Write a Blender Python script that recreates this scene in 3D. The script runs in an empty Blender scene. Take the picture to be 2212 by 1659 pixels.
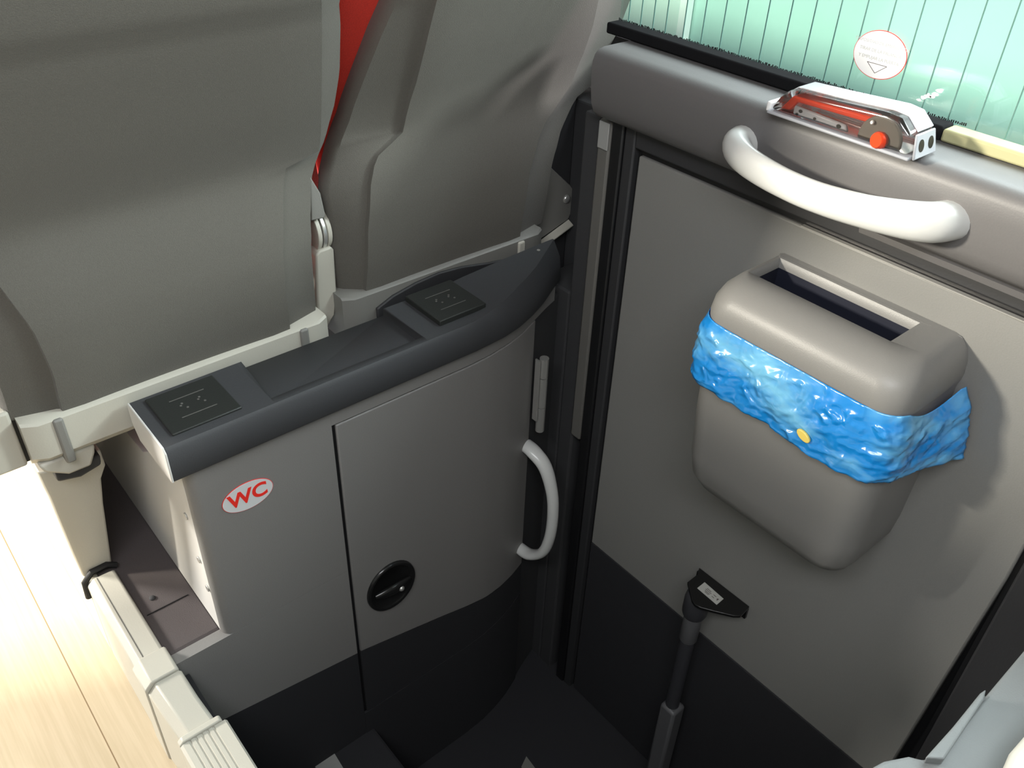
import bpy, bmesh, math, random
from mathutils import Vector, Matrix, noise
random.seed(4)
scn = bpy.context.scene
col = scn.collection

# ------------------------------------------------------------------ camera
F_PX, CX, CY = 1890.766, 1106.0, 829.5          # for a 2212 x 1659 frame
RW = Matrix(((0.76617938, 0.35997548, -0.53234087),
             (-0.64176857, 0.47140877, -0.60490236),
             (0.03320014, 0.80510336, 0.59220463)))   # camera space -> world
CAM = Vector((-0.97247981, -0.90847911, 1.49296642))
cd = bpy.data.cameras.new('camera'); cam = bpy.data.objects.new('camera', cd); col.objects.link(cam)
cam.matrix_world = Matrix.Translation(CAM) @ RW.to_4x4()
cd.sensor_fit = 'HORIZONTAL'; cd.sensor_width = 36.0; cd.lens = F_PX / 2212.0 * 36.0
cd.clip_start = 0.02; cd.clip_end = 60
scn.camera = cam

# ------------------------------------------------------------------ light, exposure
scn.view_settings.view_transform = 'Standard'; scn.view_settings.look = 'None'
scn.view_settings.gamma = 1.0; scn.view_settings.use_curve_mapping = False
scn.view_settings.exposure = 0.0
W = bpy.data.worlds.new('world'); scn.world = W; W.use_nodes = True
bg = W.node_tree.nodes['Background']
bg.inputs[0].default_value = (0.93, 0.97, 1.0, 1); bg.inputs[1].default_value = 0.7

def area_light(name, loc, target, sx, sy, power, color, spread=180):
    ld = bpy.data.lights.new(name, 'AREA'); ld.shape = 'RECTANGLE'; ld.size = sx; ld.size_y = sy
    ld.energy = power; ld.color = color; ld.spread = math.radians(spread)
    o = bpy.data.objects.new(name, ld); col.objects.link(o)
    o.location = loc
    o.rotation_euler = (Vector(target) - Vector(loc)).to_track_quat('-Z', 'Y').to_euler()
    return o
# daylight falling through the windows across the aisle, and through the window above the stairwell, plus added fill
area_light('daylight_far_windows', (-3.4, 1.25, 2.12), (0, -0.5, 0.8), 0.35, 0.35, 330, (1.0, 0.94, 0.80))
area_light('daylight_far_windows_front', (-3.3, 2.75, 2.0), (-0.9, 0.1, 0.3), 0.6, 0.5, 300, (1.0, 0.97, 0.90))
area_light('daylight_far_windows_wide', (-2.48, -0.3, 1.6), (0, -0.1, 0.6), 3.0, 0.75, 5, (1.0, 0.96, 0.90))
area_light('daylight_right_window', (0.75, -0.9, 1.95), (-0.5, -0.1, 0.9), 1.8, 0.7, 9, (0.97, 0.95, 1.0))
area_light('daylight_right_window_low', (1.5, -1.5, 2.14), (-0.4, 0.14, 0.95), 0.35, 0.35, 75, (1.0, 0.97, 0.99))

area_light('sill_fill', (0.48, -0.7, 1.78), (0.0, -0.62, 1.14), 1.9, 0.35, 13, (0.93, 0.94, 1.0), 100)  # added fill lamp that brightens the ledge top
area_light('ceiling_fill', (-1.25, -1.1, 2.2), (0.0, -0.35, 0.5), 1.2, 0.5, 33, (0.95, 0.97, 1.0))  # fill lamp added under the ceiling to lift the lower door panel

# ------------------------------------------------------------------ small helpers
def ray(px, py):
    return (RW @ Vector((px - CX, -(py - CY), -F_PX))).normalized()
def at(px, py, ax, v):
    r = ray(px, py); return CAM + r * ((v - CAM[ax]) / r[ax])
def lerp_tab(tab, t):
    if t <= tab[0][0]: return tab[0][1]
    for (a, u), (b, v) in zip(tab, tab[1:]):
        if t <= b: return u + (v - u) * (t - a) / (b - a)
    return tab[-1][1]
def hit(px, py, yf, off=0.0):
    """meet the leaning surface y = yf(z) + off"""
    r = ray(px, py); lo, hi = 0.3, 3.0
    for _ in range(50):
        m = (lo + hi) / 2; p = CAM + r * m
        if p.y < yf(p.z) + off: lo = m
        else: hi = m
    return CAM + r * lo

def mat(name, color, rough=0.5, metal=0.0, bump=0.0, scale=300.0, var=0.0, vscale=None, spec=0.5, coat=0.0, trans=0.0, sheen=0.0):
    m = bpy.data.materials.new(name); m.use_nodes = True
    nt = m.node_tree; b = nt.nodes['Principled BSDF']
    b.inputs['Base Color'].default_value = (*color, 1); b.inputs['Roughness'].default_value = rough
    b.inputs['Metallic'].default_value = metal; b.inputs['Specular IOR Level'].default_value = spec
    b.inputs['Coat Weight'].default_value = coat; b.inputs['Transmission Weight'].default_value = trans
    b.inputs['Sheen Weight'].default_value = sheen
    tc = nt.nodes.new('ShaderNodeTexCoord')
    nz = nt.nodes.new('ShaderNodeTexNoise'); nz.inputs['Scale'].default_value = vscale or scale
    nz.inputs['Detail'].default_value = 3
    nt.links.new(tc.outputs['Object'], nz.inputs['Vector'])
    if var > 0:
        mr = nt.nodes.new('ShaderNodeMapRange')
        mr.inputs[1].default_value = 0.25; mr.inputs[2].default_value = 0.75
        mr.inputs[3].default_value = 1 - var; mr.inputs[4].default_value = 1 + var
        mx = nt.nodes.new('ShaderNodeVectorMath'); mx.operation = 'SCALE'
        mx.inputs[0].default_value = color
        nt.links.new(nz.outputs['Fac'], mr.inputs[0]); nt.links.new(mr.outputs[0], mx.inputs['Scale'])
        nt.links.new(mx.outputs[0], b.inputs['Base Color'])
    if bump > 0:
        n2 = nt.nodes.new('ShaderNodeTexNoise'); n2.inputs['Scale'].default_value = scale
        nt.links.new(tc.outputs['Object'], n2.inputs['Vector'])
        bp = nt.nodes.new('ShaderNodeBump'); bp.inputs['Strength'].default_value = bump
        bp.inputs['Distance'].default_value = 0.001
        nt.links.new(n2.outputs['Fac'], bp.inputs['Height']); nt.links.new(bp.outputs[0], b.inputs['Normal'])
    return m

M = {}
M['panel']   = mat('grey_wall_panel', (0.20, 0.193, 0.187), 0.55, bump=0.25, scale=500, var=0.03)
M['doorpan'] = mat('door_panel_grey', (0.215, 0.212, 0.20), 0.5, bump=0.2, scale=500, var=0.03)
M['kick']    = mat('dark_kick_carpet', (0.016, 0.016, 0.019), 0.85, bump=0.5, scale=700, var=0.15)
M['podium']  = mat('podium_covering', (0.075, 0.062, 0.062), 0.85, bump=0.5, scale=700, var=0.12)
M['tray']    = mat('charcoal_tray', (0.044, 0.045, 0.049), 0.6, bump=0.25, scale=500, var=0.04)
M['cover']   = mat('black_cover', (0.018, 0.020, 0.018), 0.55, bump=0.3, scale=500)
M['seatback']= mat('grey_seat_shell', (0.096, 0.089, 0.076), 0.8, bump=0.5, scale=900, var=0.10, vscale=600, sheen=0.1)
M['seattrim']= mat('seat_trim_plastic', (0.19, 0.185, 0.17), 0.5, bump=0.2, scale=500)
M['cream']   = mat('cream_plastic', (0.47, 0.45, 0.39), 0.45, bump=0.15, scale=400)
M['endwhite']= mat('pale_end_panel', (0.66, 0.64, 0.61), 0.5, bump=0.15, scale=400)
M['red']     = mat('red_upholstery', (0.62, 0.035, 0.02), 0.85, bump=0.6, scale=500, var=0.12, sheen=0.2)
M['ledge']   = mat('ledge_plastic', (0.125, 0.12, 0.12), 0.46, bump=0.1, scale=500, var=0.03)
M['frame']   = mat('dark_frame', (0.028, 0.028, 0.03), 0.6, bump=0.2)
M['rubber']  = mat('black_rubber', (0.008, 0.008, 0.009), 0.45)
M['sidewall']= mat('dark_side_wall', (0.035, 0.035, 0.037), 0.8, bump=0.3, scale=500)
M['strip']   = mat('grey_strip', (0.13, 0.125, 0.115), 0.4)
M['bin']     = mat('bin_grey_plastic', (0.22, 0.215, 0.205), 0.42, bump=0.15, scale=700)
M['hole']    = mat('bin_inside', (0.006, 0.008, 0.02), 0.7)
M['handle']  = mat('pale_handle', (0.60, 0.605, 0.59), 0.3, spec=0.5, coat=0.2)
M['metal']   = mat('brushed_steel', (0.66, 0.65, 0.62), 0.32, metal=0.75)
M['white']   = mat('white_label', (0.90, 0.90, 0.90), 0.5)
M['label']   = mat('dull_label', (0.45, 0.45, 0.42), 0.6)
M['redink']  = mat('red_ink', (0.80, 0.03, 0.02), 0.5)
M['greyink'] = mat('pale_grey_ink', (0.5, 0.5, 0.49), 0.6)
M['darkink'] = mat('dark_ink', (0.10, 0.08, 0.08), 0.6)
M['black']   = mat('black_gloss', (0.008, 0.008, 0.008), 0.3)
M['latch']   = mat('latch_black', (0.012, 0.012, 0.012), 0.22)
M['olive']   = mat('daylit_seal', (0.42, 0.40, 0.22), 0.7)  # olive colour stands for daylight falling on the seal
M['redplas'] = mat('red_plastic', (0.75, 0.05, 0.01), 0.3)
M['boxbase'] = mat('grey_box_base', (0.36, 0.37, 0.40), 0.35)
M['post']    = mat('dark_post', (0.035, 0.035, 0.04), 0.5)
M['postgrey'] = mat('grey_post_sleeve', (0.10, 0.10, 0.105), 0.5)  # lighter grey than the rest of the post
M['armgrey'] = mat('cool_grey_plastic', (0.17, 0.18, 0.18), 0.6, bump=0.3, scale=500)
M['wallout'] = mat('pale_outside_wall', (0.50, 0.76, 0.68), 0.9, var=0.14, vscale=1.2)
M['inner']   = mat('pale_lining', (0.3, 0.3, 0.29), 0.8)

# clear cover: thin clear plastic
m = mat('clear_cover', (1, 1, 1), 0.12, trans=1.0); M['clear'] = m
nt = m.node_tree; b = nt.nodes['Principled BSDF']; b.inputs['Coat Weight'].default_value = 0.0
tr = nt.nodes.new('ShaderNodeBsdfTransparent'); tr.inputs[0].default_value = (0.93, 0.93, 0.93, 1)
gl = nt.nodes.new('ShaderNodeBsdfGlossy'); gl.inputs[0].default_value = (1, 1, 1, 1); gl.inputs['Roughness'].default_value = 0.12
fr = nt.nodes.new('ShaderNodeFresnel'); fr.inputs[0].default_value = 1.9
mx = nt.nodes.new('ShaderNodeMixShader')
nt.links.new(fr.outputs[0], mx.inputs[0]); nt.links.new(tr.outputs[0], mx.inputs[1]); nt.links.new(gl.outputs[0], mx.inputs[2])
nt.links.new(mx.outputs[0], nt.nodes['Material Output'].inputs[0])

m = mat('sky_sheen_cover', (0.85, 0.87, 0.90), 0.2); M['sky_sheen'] = m  # whitish colour stands in for sky reflected in the cover
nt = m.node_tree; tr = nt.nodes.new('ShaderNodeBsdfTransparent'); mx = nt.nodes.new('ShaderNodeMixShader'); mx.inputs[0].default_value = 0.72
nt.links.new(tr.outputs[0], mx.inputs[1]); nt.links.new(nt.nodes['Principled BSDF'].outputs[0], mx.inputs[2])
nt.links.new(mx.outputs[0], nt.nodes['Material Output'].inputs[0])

# window pane: green tinted clear glass
m = mat('green_glass', (1, 1, 1), 0.05); M['glass'] = m
nt = m.node_tree
tr = nt.nodes.new('ShaderNodeBsdfTransparent'); tr.inputs[0].default_value = (0.90, 0.965, 0.94, 1)
gl = nt.nodes.new('ShaderNodeBsdfGlossy'); gl.inputs['Roughness'].default_value = 0.03
mx = nt.nodes.new('ShaderNodeMixShader'); mx.inputs[0].default_value = 0.05
nt.links.new(tr.outputs[0], mx.inputs[1]); nt.links.new(gl.outputs[0], mx.inputs[2])
nt.links.new(mx.outputs[0], nt.nodes['Material Output'].inputs[0])

# blue bag film
m = mat('blue_bag_film', (0.02, 0.40, 0.90), 0.25); M['bag'] = m
nt = m.node_tree; b = nt.nodes['Principled BSDF']; b.inputs['Coat Weight'].default_value = 0.9; b.inputs['Coat IOR'].default_value = 1.8
b.inputs['Coat Roughness'].default_value = 0.2
tc = nt.nodes.new('ShaderNodeTexCoord')
mpg = nt.nodes.new('ShaderNodeMapping'); mpg.inputs['Rotation'].default_value = (0.6, 0.2, 0.9)
vo = nt.nodes.new('ShaderNodeTexNoise'); vo.inputs['Scale'].default_value = 42; vo.inputs['Detail'].default_value = 7
vo.noise_type = 'RIDGED_MULTIFRACTAL'; vo.inputs['Roughness'].default_value = 0.55; vo.inputs['Distortion'].default_value = 0.8
bp = nt.nodes.new('ShaderNodeBump'); bp.inputs['Strength'].default_value = 0.9; bp.inputs['Distance'].default_value = 0.006
nt.links.new(tc.outputs['Object'], mpg.inputs[0]); nt.links.new(mpg.outputs[0], vo.inputs['Vector']); nt.links.new(vo.outputs[0], bp.inputs['Height'])
nt.links.new(bp.outputs[0], b.inputs['Normal']); nt.links.new(bp.outputs[0], b.inputs['Coat Normal'])
nb_ = nt.nodes.new('ShaderNodeTexNoise'); nb_.inputs['Scale'].default_value = 10; nb_.inputs['Detail'].default_value = 4; nb_.inputs['Distortion'].default_value = 0.35
mb_ = nt.nodes.new('ShaderNodeMapping'); mb_.inputs['Rotation'].default_value = (0.7, 0, 0); mb_.inputs['Scale'].default_value = (1, 1, 2.2)
cb_ = nt.nodes.new('ShaderNodeValToRGB'); cb_.color_ramp.elements[0].position = 0.40; cb_.color_ramp.elements[1].position = 0.66
cb_.color_ramp.elements[0].color = (0.012, 0.33, 0.86, 1); cb_.color_ramp.elements[1].color = (0.24, 0.68, 0.95, 1)
nt.links.new(tc.outputs['Object'], mb_.inputs[0]); nt.links.new(mb_.outputs[0], nb_.inputs['Vector']); nt.links.new(nb_.outputs['Fac'], cb_.inputs[0]); nt.links.new(cb_.outputs[0], b.inputs['Base Color'])
ts = nt.nodes.new('ShaderNodeBsdfTranslucent'); ts.inputs[0].default_value = (0.03, 0.40, 0.95, 1)
mx = nt.nodes.new('ShaderNodeMixShader'); mx.inputs[0].default_value = 0.25
nt.links.new(b.outputs[0], mx.inputs[1]); nt.links.new(ts.outputs[0], mx.inputs[2])
nt.links.new(mx.outputs[0], nt.nodes['Material Output'].inputs[0])

# wooden aisle floor, boards running along the bus
m = mat('aisle_wood', (0.6, 0.45, 0.28), 0.45); M['wood'] = m
nt = m.node_tree; b = nt.nodes['Principled BSDF']
tc = nt.nodes.new('ShaderNodeTexCoord'); mp = nt.nodes.new('ShaderNodeMapping'); mp.inputs['Scale'].default_value = (60, 2.5, 1)
nz = nt.nodes.new('ShaderNodeTexNoise'); nz.inputs['Scale'].default_value = 3; nz.inputs['Detail'].default_value = 5
cr = nt.nodes.new('ShaderNodeValToRGB')
cr.color_ramp.elements[0].color = (0.50, 0.41, 0.28, 1); cr.color_ramp.elements[1].color = (0.56, 0.465, 0.33, 1)
cr.color_ramp.elements[0].position = 0.35; cr.color_ramp.elements[1].position = 0.65
sx = nt.nodes.new('ShaderNodeSeparateXYZ')
wv = nt.nodes.new('ShaderNodeMath'); wv.operation = 'MULTIPLY'; wv.inputs[1].default_value = 1 / 0.155
fr = nt.nodes.new('ShaderNodeMath'); fr.operation = 'FRACT'
gt = nt.nodes.new('ShaderNodeMath'); gt.operation = 'GREATER_THAN'; gt.inputs[1].default_value = 0.988
dk = nt.nodes.new('ShaderNodeMixRGB'); dk.inputs[2].default_value = (0.22, 0.15, 0.08, 1)
nt.links.new(tc.outputs['Object'], mp.inputs[0]); nt.links.new(mp.outputs[0], nz.inputs[0])
nt.links.new(nz.outputs['Fac'], cr.inputs[0]); nt.links.new(tc.outputs['Object'], sx.inputs[0])
nt.links.new(sx.outputs[0], wv.inputs[0]); nt.links.new(wv.outputs[0], fr.inputs[0]); nt.links.new(fr.outputs[0], gt.inputs[0])
nt.links.new(gt.outputs[0], dk.inputs[0]); nt.links.new(cr.outputs[0], dk.inputs[1]); nt.links.new(dk.outputs[0], b.inputs['Base Color'])

def link(name, bm, material, parent=None, smooth=True, bevel=0.0, seg=2, subsurf=0, angle=35):
    me = bpy.data.meshes.new(name)
    bmesh.ops.recalc_face_normals(bm, faces=bm.faces)
    bm.to_mesh(me); bm.free()
    if material is not None: me.materials.append(material)
    o = bpy.data.objects.new(name, me); col.objects.link(o)
    if parent is not None:
        o.parent = parent; o.matrix_parent_inverse = parent.matrix_world.inverted()
    if bevel > 0:
        md = o.modifiers.new('bevel', 'BEVEL'); md.width = bevel; md.segments = seg
        md.limit_method = 'ANGLE'; md.angle_limit = math.radians(angle); md.harden_normals = False
    if subsurf:
        md = o.modifiers.new('subsurf', 'SUBSURF'); md.levels = subsurf; md.render_levels = subsurf
    if smooth:
        for p in me.polygons: p.use_smooth = True
        if not subsurf:
            try:
                me.set_sharp_from_angle(angle=math.radians(angle))
            except Exception: pass
    return o
def tag(o, label=None, cat=None, group=None, kind=None):
    if label: o['label'] = label
    if cat: o['category'] = cat
    if group: o['group'] = group
    if kind: o['kind'] = kind
    return o
def empty(name, loc, label, cat, group=None):
    o = bpy.data.objects.new(name, None); col.objects.link(o); o.location = loc
    o.empty_display_size = 0.05
    bpy.context.view_layer.update()
    return tag(o, label, cat, group)
def box(bm, x0, x1, y0, y1, z0, z1):
    vs = [bm.verts.new((x, y, z)) for x in (x0, x1) for y in (y0, y1) for z in (z0, z1)]
    for f in ((0,1,3,2),(4,6,7,5),(0,4,5,1),(2,3,7,6),(0,2,6,4),(1,5,7,3)):
        bm.faces.new([vs[i] for i in f])
    return vs
def boxes(*bs):
    bm = bmesh.new()
    for b_ in bs: box(bm, *b_)
    return bm
def loft(bm, rings, closed=True, cap=True):
    R = [[bm.verts.new(p) for p in r] for r in rings]
    n = len(R[0])
    for a, b_ in zip(R, R[1:]):
        for i in range(n if closed else n - 1):
            j = (i + 1) % n
            bm.faces.new((a[i], a[j], b_[j], b_[i]))
    if cap and closed:
        bm.faces.new(R[0][::-1]); bm.faces.new(R[-1])
    return R
def prism(pts, vec):
    """polygon of 3D points pushed along vec"""
    bm = bmesh.new(); v = Vector(vec)
    loft(bm, [[Vector(p) for p in pts], [Vector(p) + v for p in pts]])
    return bm
def tube(path, radii, n=16, up=(0, 0, 1), cap=True, flat=1.0):
    bm = bmesh.new(); path = [Vector(p) for p in path]; rings = []
    for i, p in enumerate(path):
        t = (path[min(i + 1, len(path) - 1)] - path[max(i - 1, 0)]).normalized()
        u = Vector(up) if abs(Vector(up).dot(t)) < 0.98 else Vector((1, 0, 0)); u = (u - t * u.dot(t)).normalized(); w = t.cross(u)
        r = radii[i] if isinstance(radii, (list, tuple)) else radii
        ra, rb = r if isinstance(r, (list, tuple)) else (r, r * flat)
        rings.append([p + u * math.cos(a) * ra + w * math.sin(a) * rb for a in [2 * math.pi * k / n for k in range(n)]])
    loft(bm, rings, cap=cap); return bm
def disc(c, r, n, th, axis=1, rz=None):
    """flat round plate, th thick towards -axis"""
    pts = []
    for k in range(n):
        a = 2 * math.pi * k / n; u, v = r * math.cos(a), (rz or r) * math.sin(a)
        p = [0, 0, 0]; oth = [i for i in range(3) if i != axis]
        p[oth[0]] = u; p[oth[1]] = v
        pts.append(Vector(c) + Vector(p))
    d = [0, 0, 0]; d[axis] = -th
    return prism(pts, d)
def rrect(x0, x1, y0, y1, r, n=6):
    out = []
    for (cx_, cy_, a0) in ((x1 - r, y1 - r, 0), (x0 + r, y1 - r, 90), (x0 + r, y0 + r, 180), (x1 - r, y0 + r, 270)):
        for k in range(n + 1):
            a = math.radians(a0 + 90 * k / n); out.append((cx_ + r * math.cos(a), cy_ + r * math.sin(a)))
    return out
def text_mesh(name, s, size, loc, rot, material, parent, offset=0.0, extrude=0.0002, align='CENTER'):
    cu = bpy.data.curves.new(name, 'FONT'); cu.body = s; cu.size = size; cu.align_x = align; cu.align_y = 'CENTER'
    cu.offset = offset; cu.extrude = extrude; cu.resolution_u = 6
    t = bpy.data.objects.new(name, cu); col.objects.link(t)
    bpy.context.view_layer.update()
    me = bpy.data.meshes.new_from_object(t.evaluated_get(bpy.context.evaluated_depsgraph_get()))
    bpy.data.objects.remove(t); bpy.data.curves.remove(cu)
    me.materials.clear(); me.materials.append(material)
    me.transform(Matrix.Translation(loc) @ rot.to_4x4())
    o = bpy.data.objects.new(name, me); col.objects.link(o)
    o.parent = parent; o.matrix_parent_inverse = parent.matrix_world.inverted()
    return o

PZ = 0.373      # podium level
AZ = 0.20       # aisle floor level
# ------------------------------------------------------------------ the shell of the bus
tag(link('floor', boxes((-1.75, -0.862, -3.0, 3.0, AZ - 0.03, AZ)), M['wood'], smooth=False), 'pale wooden aisle floor left of the cream rail', kind='structure')
tag(link('floor', boxes((-0.842, -0.7302, 0.0203, 2.2, PZ - 0.05, PZ)), M['podium'], smooth=False, bevel=0.006), 'dark raised floor strip under the seats', kind='structure')
tag(link('floor', boxes((-0.80, 0.05, -1.6, 0.10, -0.40, -0.35)), M['kick'], smooth=False), 'dark stairwell floor by the door', kind='structure')
tag(link('floor', boxes((-0.80, -0.50, -1.2, 0.05, -0.35, -0.10)), M['kick'], smooth=False, bevel=0.006), 'dark stair tread below the toilet cubicle', kind='structure')
tag(link('wall_back', boxes((-2.6, 0.4, 3.0, 3.05, -0.5, 2.3)), M['inner'], smooth=False), kind='structure')
tag(link('wall_front', boxes((-2.6, 0.4, -3.05, -3.0, -0.5, 2.3)), M['inner'], smooth=False), kind='structure')
tag(link('ceiling', boxes((-2.6, 0.16, -3.0, 3.0, 2.25, 2.3)), M['inner'], smooth=False), kind='structure')
tag(link('wall_left', boxes((-2.65, -2.6, -3.0, 3.0, -0.4, 0.95), (-2.65, -2.6, -3.0, 3.0, 2.0, 2.3),
        (-2.65, -2.6, -3.0, -2.0, 0.95, 2.0), (-2.65, -2.6, 2.75, 3.0, 0.95, 2.0)), M['inner'], smooth=False), kind='structure')
tag(link('floor', boxes((-2.6, -1.75, -3.0, 3.0, AZ, PZ)), M['podium'], smooth=False), 'raised floor across the aisle', kind='structure')
tag(link('shade_partition', boxes((-1.82, -1.78, -1.2, 0.62, AZ, 1.52)), M['inner'], smooth=False, bevel=0.01), kind='structure')  # unseen, added to keep low window light off the door panel
tag(link('shade_fin', boxes((0.086, 0.1245, 0.27, 0.31, 0.60, 0.985)), M['sidewall'], bevel=0.004), kind='structure')  # added fin that shades the side wall behind the right seat
# ground under the raised floors, stairwell side
tag(link('wall_stairwell', boxes((-0.835, -0.80, -3.0, -0.003, -0.40, PZ - 0.03)), M['kick'], smooth=False), kind='structure')
tag(link('wall_stairwell', boxes((-0.80, 0.05, -1.65, -1.6, -0.40, 0.36)), M['kick'], smooth=False), kind='structure')
tag(link('floor', boxes((-0.82, 0.05, -3.0, -1.65, 0.30, 0.36)), M['podium'], smooth=False), 'raised floor behind the stairwell', kind='structure')

tag(link('trim_5', boxes((-0.8632, -0.842, 0.2285, 2.2, AZ, PZ - 0.002)), M['cream'], bevel=0.004), 'cream riser along the aisle under the seat', kind='structure')
# side wall beside the seats (set back), strips at the corner
tag(link('wall_right', boxes((0.125, 0.20, 0.012, 3.0, -0.4, 0.985), (0.183, 0.20, 0.012, 3.0, 0.9852, 1.10), (0.0, 0.15, 0.012, 0.05, -0.4, 1.03), (0.0, 0.15, 0.0505, 0.13, -0.4, 0.70)), M['sidewall'], smooth=False, bevel=0.004),
    'dark side wall beside the right seat', kind='structure')
tag(link('trim_1', boxes((-0.006, 0.05, -0.014, 0.0118, 0.40, 1.030)), M['strip'], bevel=0.004), 'grey upright strip at the corner by the door frame', kind='structure')
tag(link('trim_2', boxes((-0.004, 0.06, -0.038, -0.0142, -0.40, 1.034)), M['rubber'], bevel=0.003), 'black upright seal beside the door', kind='structure')
# light cap at the top of the corner strip
tag(link('trim_3', boxes((-0.009, -0.0065, -0.013, 0.009, 0.985, 1.028)), M['inner'], bevel=0.002), 'pale end cap on the corner strip', kind='structure')

# door frame
tag(link('trim_4', boxes((0.0, 0.06, -0.060, -0.0382, -0.40, 1.036), (0.0, 0.06, -0.80, -0.060, 1.003, 1.036), (0.0, 0.06, -1.3, -0.765, -0.40, 1.036)),
    M['frame'], bevel=0.003), 'dark door frame around the grey door panel', kind='structure')
# door
def kick_split(o): return o
door = tag(link('door_1', prism([(0.006, y, z) for y, z in ((-0.066, 0.153), (-0.066, 0.992), (-0.757, 0.992), (-0.757, 0.66), (-0.750, 0.48), (-0.738, 0.153))], (0.03, 0, 0)),
      M['doorpan'], bevel=0.003), 'grey side door panel with a dark lower section', kind='structure')
link('kick_panel', prism([(0.006, y, z) for y, z in ((-0.066, -0.349), (-0.066, 0.1525), (-0.738, 0.1525), (-0.720, -0.349))], (0.03, 0, 0)), M['kick'], door, bevel=0.002)
link('gap_seal', boxes((0.012, 0.05, -0.0655, -0.0602, -0.34, 1.0), (0.012, 0.05, -0.7645, -0.066, 0.9925, 1.0025), (0.012, 0.05, -0.7645, -0.7575, -0.34, 0.9925),
      (0.020, 0.05, -0.7575, -0.722, -0.34, 0.9)), M['rubber'], door)
# thin bright edge of the panel top
link('edge_strip', boxes((0.003, 0.010, -0.7565, -0.36, 0.9922, 0.9937)), M['metal'], door)

# ledge under the window
prof = [(0.05, 1.141), (0.0, 1.1412), (-0.020, 1.141), (-0.031, 1.139), (-0.038, 1.133), (-0.0415, 1.124), (-0.042, 1.105), (-0.0405, 1.085), (-0.037, 1.062), (-0.031, 1.048), (-0.022, 1.040), (-0.008, 1.0365), (0.05, 1.0365)]
bm = bmesh.new(); rings = []
for y in [0.002] + [-0.03 - 0.05 * k for k in range(48)]:
    rings.append([Vector((x, y, z)) for x, z in prof])
loft(bm, rings)
ledge = tag(link('window_ledge', bm, M['ledge'], angle=60), 'rounded dark grey ledge running along under the window', 'ledge')
tag(link('trim_7', boxes((0.052, 0.20, 0.0022, 0.022, 1.0305, 1.092)), M['frame'], bevel=0.002), kind='structure')
link('lower_moulding', prism([(x, -2.4, z) for x, z in ((0.0, 1.0365), (-0.024, 1.0365), (-0.020, 1.027), (-0.006, 1.020), (0.0, 1.020))], (0, 1.95, 0)), M['ledge'], ledge)

# window
win = tag(link('window_1', boxes((0.058, 0.063, -2.4, 0.05, 1.150, 1.95)), M['glass'], smooth=False), 'green tinted bus window with fine dark upright lines', kind='structure')
link('lower_seal', boxes((0.030, 0.0575, -0.487, 0.05, 1.1415, 1.158)), mat('matt_black_seal', (0.010, 0.010, 0.011), 0.95, spec=0.1), win, bevel=0.003)
link('lower_seal', boxes((0.030, 0.0575, -2.4, -0.4872, 1.1415, 1.156)), M['olive'], win, bevel=0.003)['label'] = 'stretch of window seal with daylight coloured in as olive'
bm = bmesh.new(); y = 0.031; k = 0
while y > -2.2:
    box(bm, 0.0563, 0.0577, y - 0.0006, y + 0.0006, 1.156, 1.95)
    k += 1; y -= 0.0335 if y < -0.04 else 0.0245
link('heating_wires', bm, mat('wire_dark_green', (0.08, 0.18, 0.155), 0.6), win, smooth=False)
random.seed(8)
bm = bmesh.new()
for k in range(230):
    yy = 0.05 - k * 0.0024 + random.uniform(-.0005, .0005)
    box(bm, 0.0565, 0.0575, yy - 0.0006, yy + 0.0006, 1.157, 1.157 + random.uniform(.001, .0035))
link('dot_fringe', bm, M['rubber'], win, smooth=False)
tag(link('window_2', boxes((0.190, 0.195, 0.0502, 2.0, 1.101, 1.95)), M['glass'], smooth=False), 'tinted bus window beside the right seat', kind='structure')
tag(link('wall_above_window', boxes((0.05, 0.20, -3.0, 3.0, 1.95, 2.25)), M['inner'], smooth=False), kind='structure')
tag(link('wall_right_rear', boxes((0.05, 0.16, -3.0, -2.4, -0.4, 1.95)), M['inner'], smooth=False), kind='structure')
tag(link('wall_right_front', boxes((0.16, 0.2, 2.0, 3.0, 1.10, 1.95)), M['inner'], smooth=False), kind='structure')
tag(link('wall_right_low', boxes((0.065, 0.09, -3.0, 0.06, -0.4, 1.13)), M['frame'], smooth=False), kind='structure')

tag(link('outside_wall', boxes((1.86, 1.895, 1.38, 4.0, -1.2, 1.0)), mat('pale_outside_panel', (0.88, 0.95, 0.90), 0.9)), 'very pale stretch of wall outside at the left end of the window', kind='structure')
# outside the window: pale wall and ground
wo = tag(link('outside_wall', boxes((1.9, 2.0, -4.0, 4.0, -1.2, 1.0)), M['wallout'], smooth=False), 'pale wall standing outside the green window', kind='structure')
tag(link('outside_ground', boxes((0.5, 1.9, -4.0, 4.0, -1.3, -1.2)), M['wallout'], smooth=False), 'pale ground outside the bus', kind='structure')

# round sticker on the glass
cs = Vector((0.0560, -0.376, 1.2065))
st = tag(link('window_sticker', disc((0.0562, cs.y, cs.z), 0.0345, 48, 0.0006, axis=0, rz=0.0275), M['redink']), 'round white sticker with a triangle stuck on the green window', 'sticker')
link('white_face', disc((0.0556, cs.y, cs.z), 0.0337, 48, 0.0004, axis=0, rz=0.0267), M['white'], st)
rot_wall = Matrix(((0, 0, -1), (-1, 0, 0), (0, 1, 0)))   # text x -> -y, text y -> z, normal -> -x
for s, dz, sz in (('DISPOSITIVO DE EMERGENCIA', 0.0125, 0.0052), ('TIRAR DE LA PALANCA', 0.0035, 0.0052), ('Y EMPUJAR LA PUERTA', -0.0050, 0.0052)):
    text_mesh('lettering', s, sz, Vector((0.0551, cs.y, cs.z + dz)), rot_wall, M['greyink'], st, extrude=0.0001)
bm = bmesh.new()
tri = [(0.013, -0.0105), (-0.013, -0.0105), (0.0, -0.021)]
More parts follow.
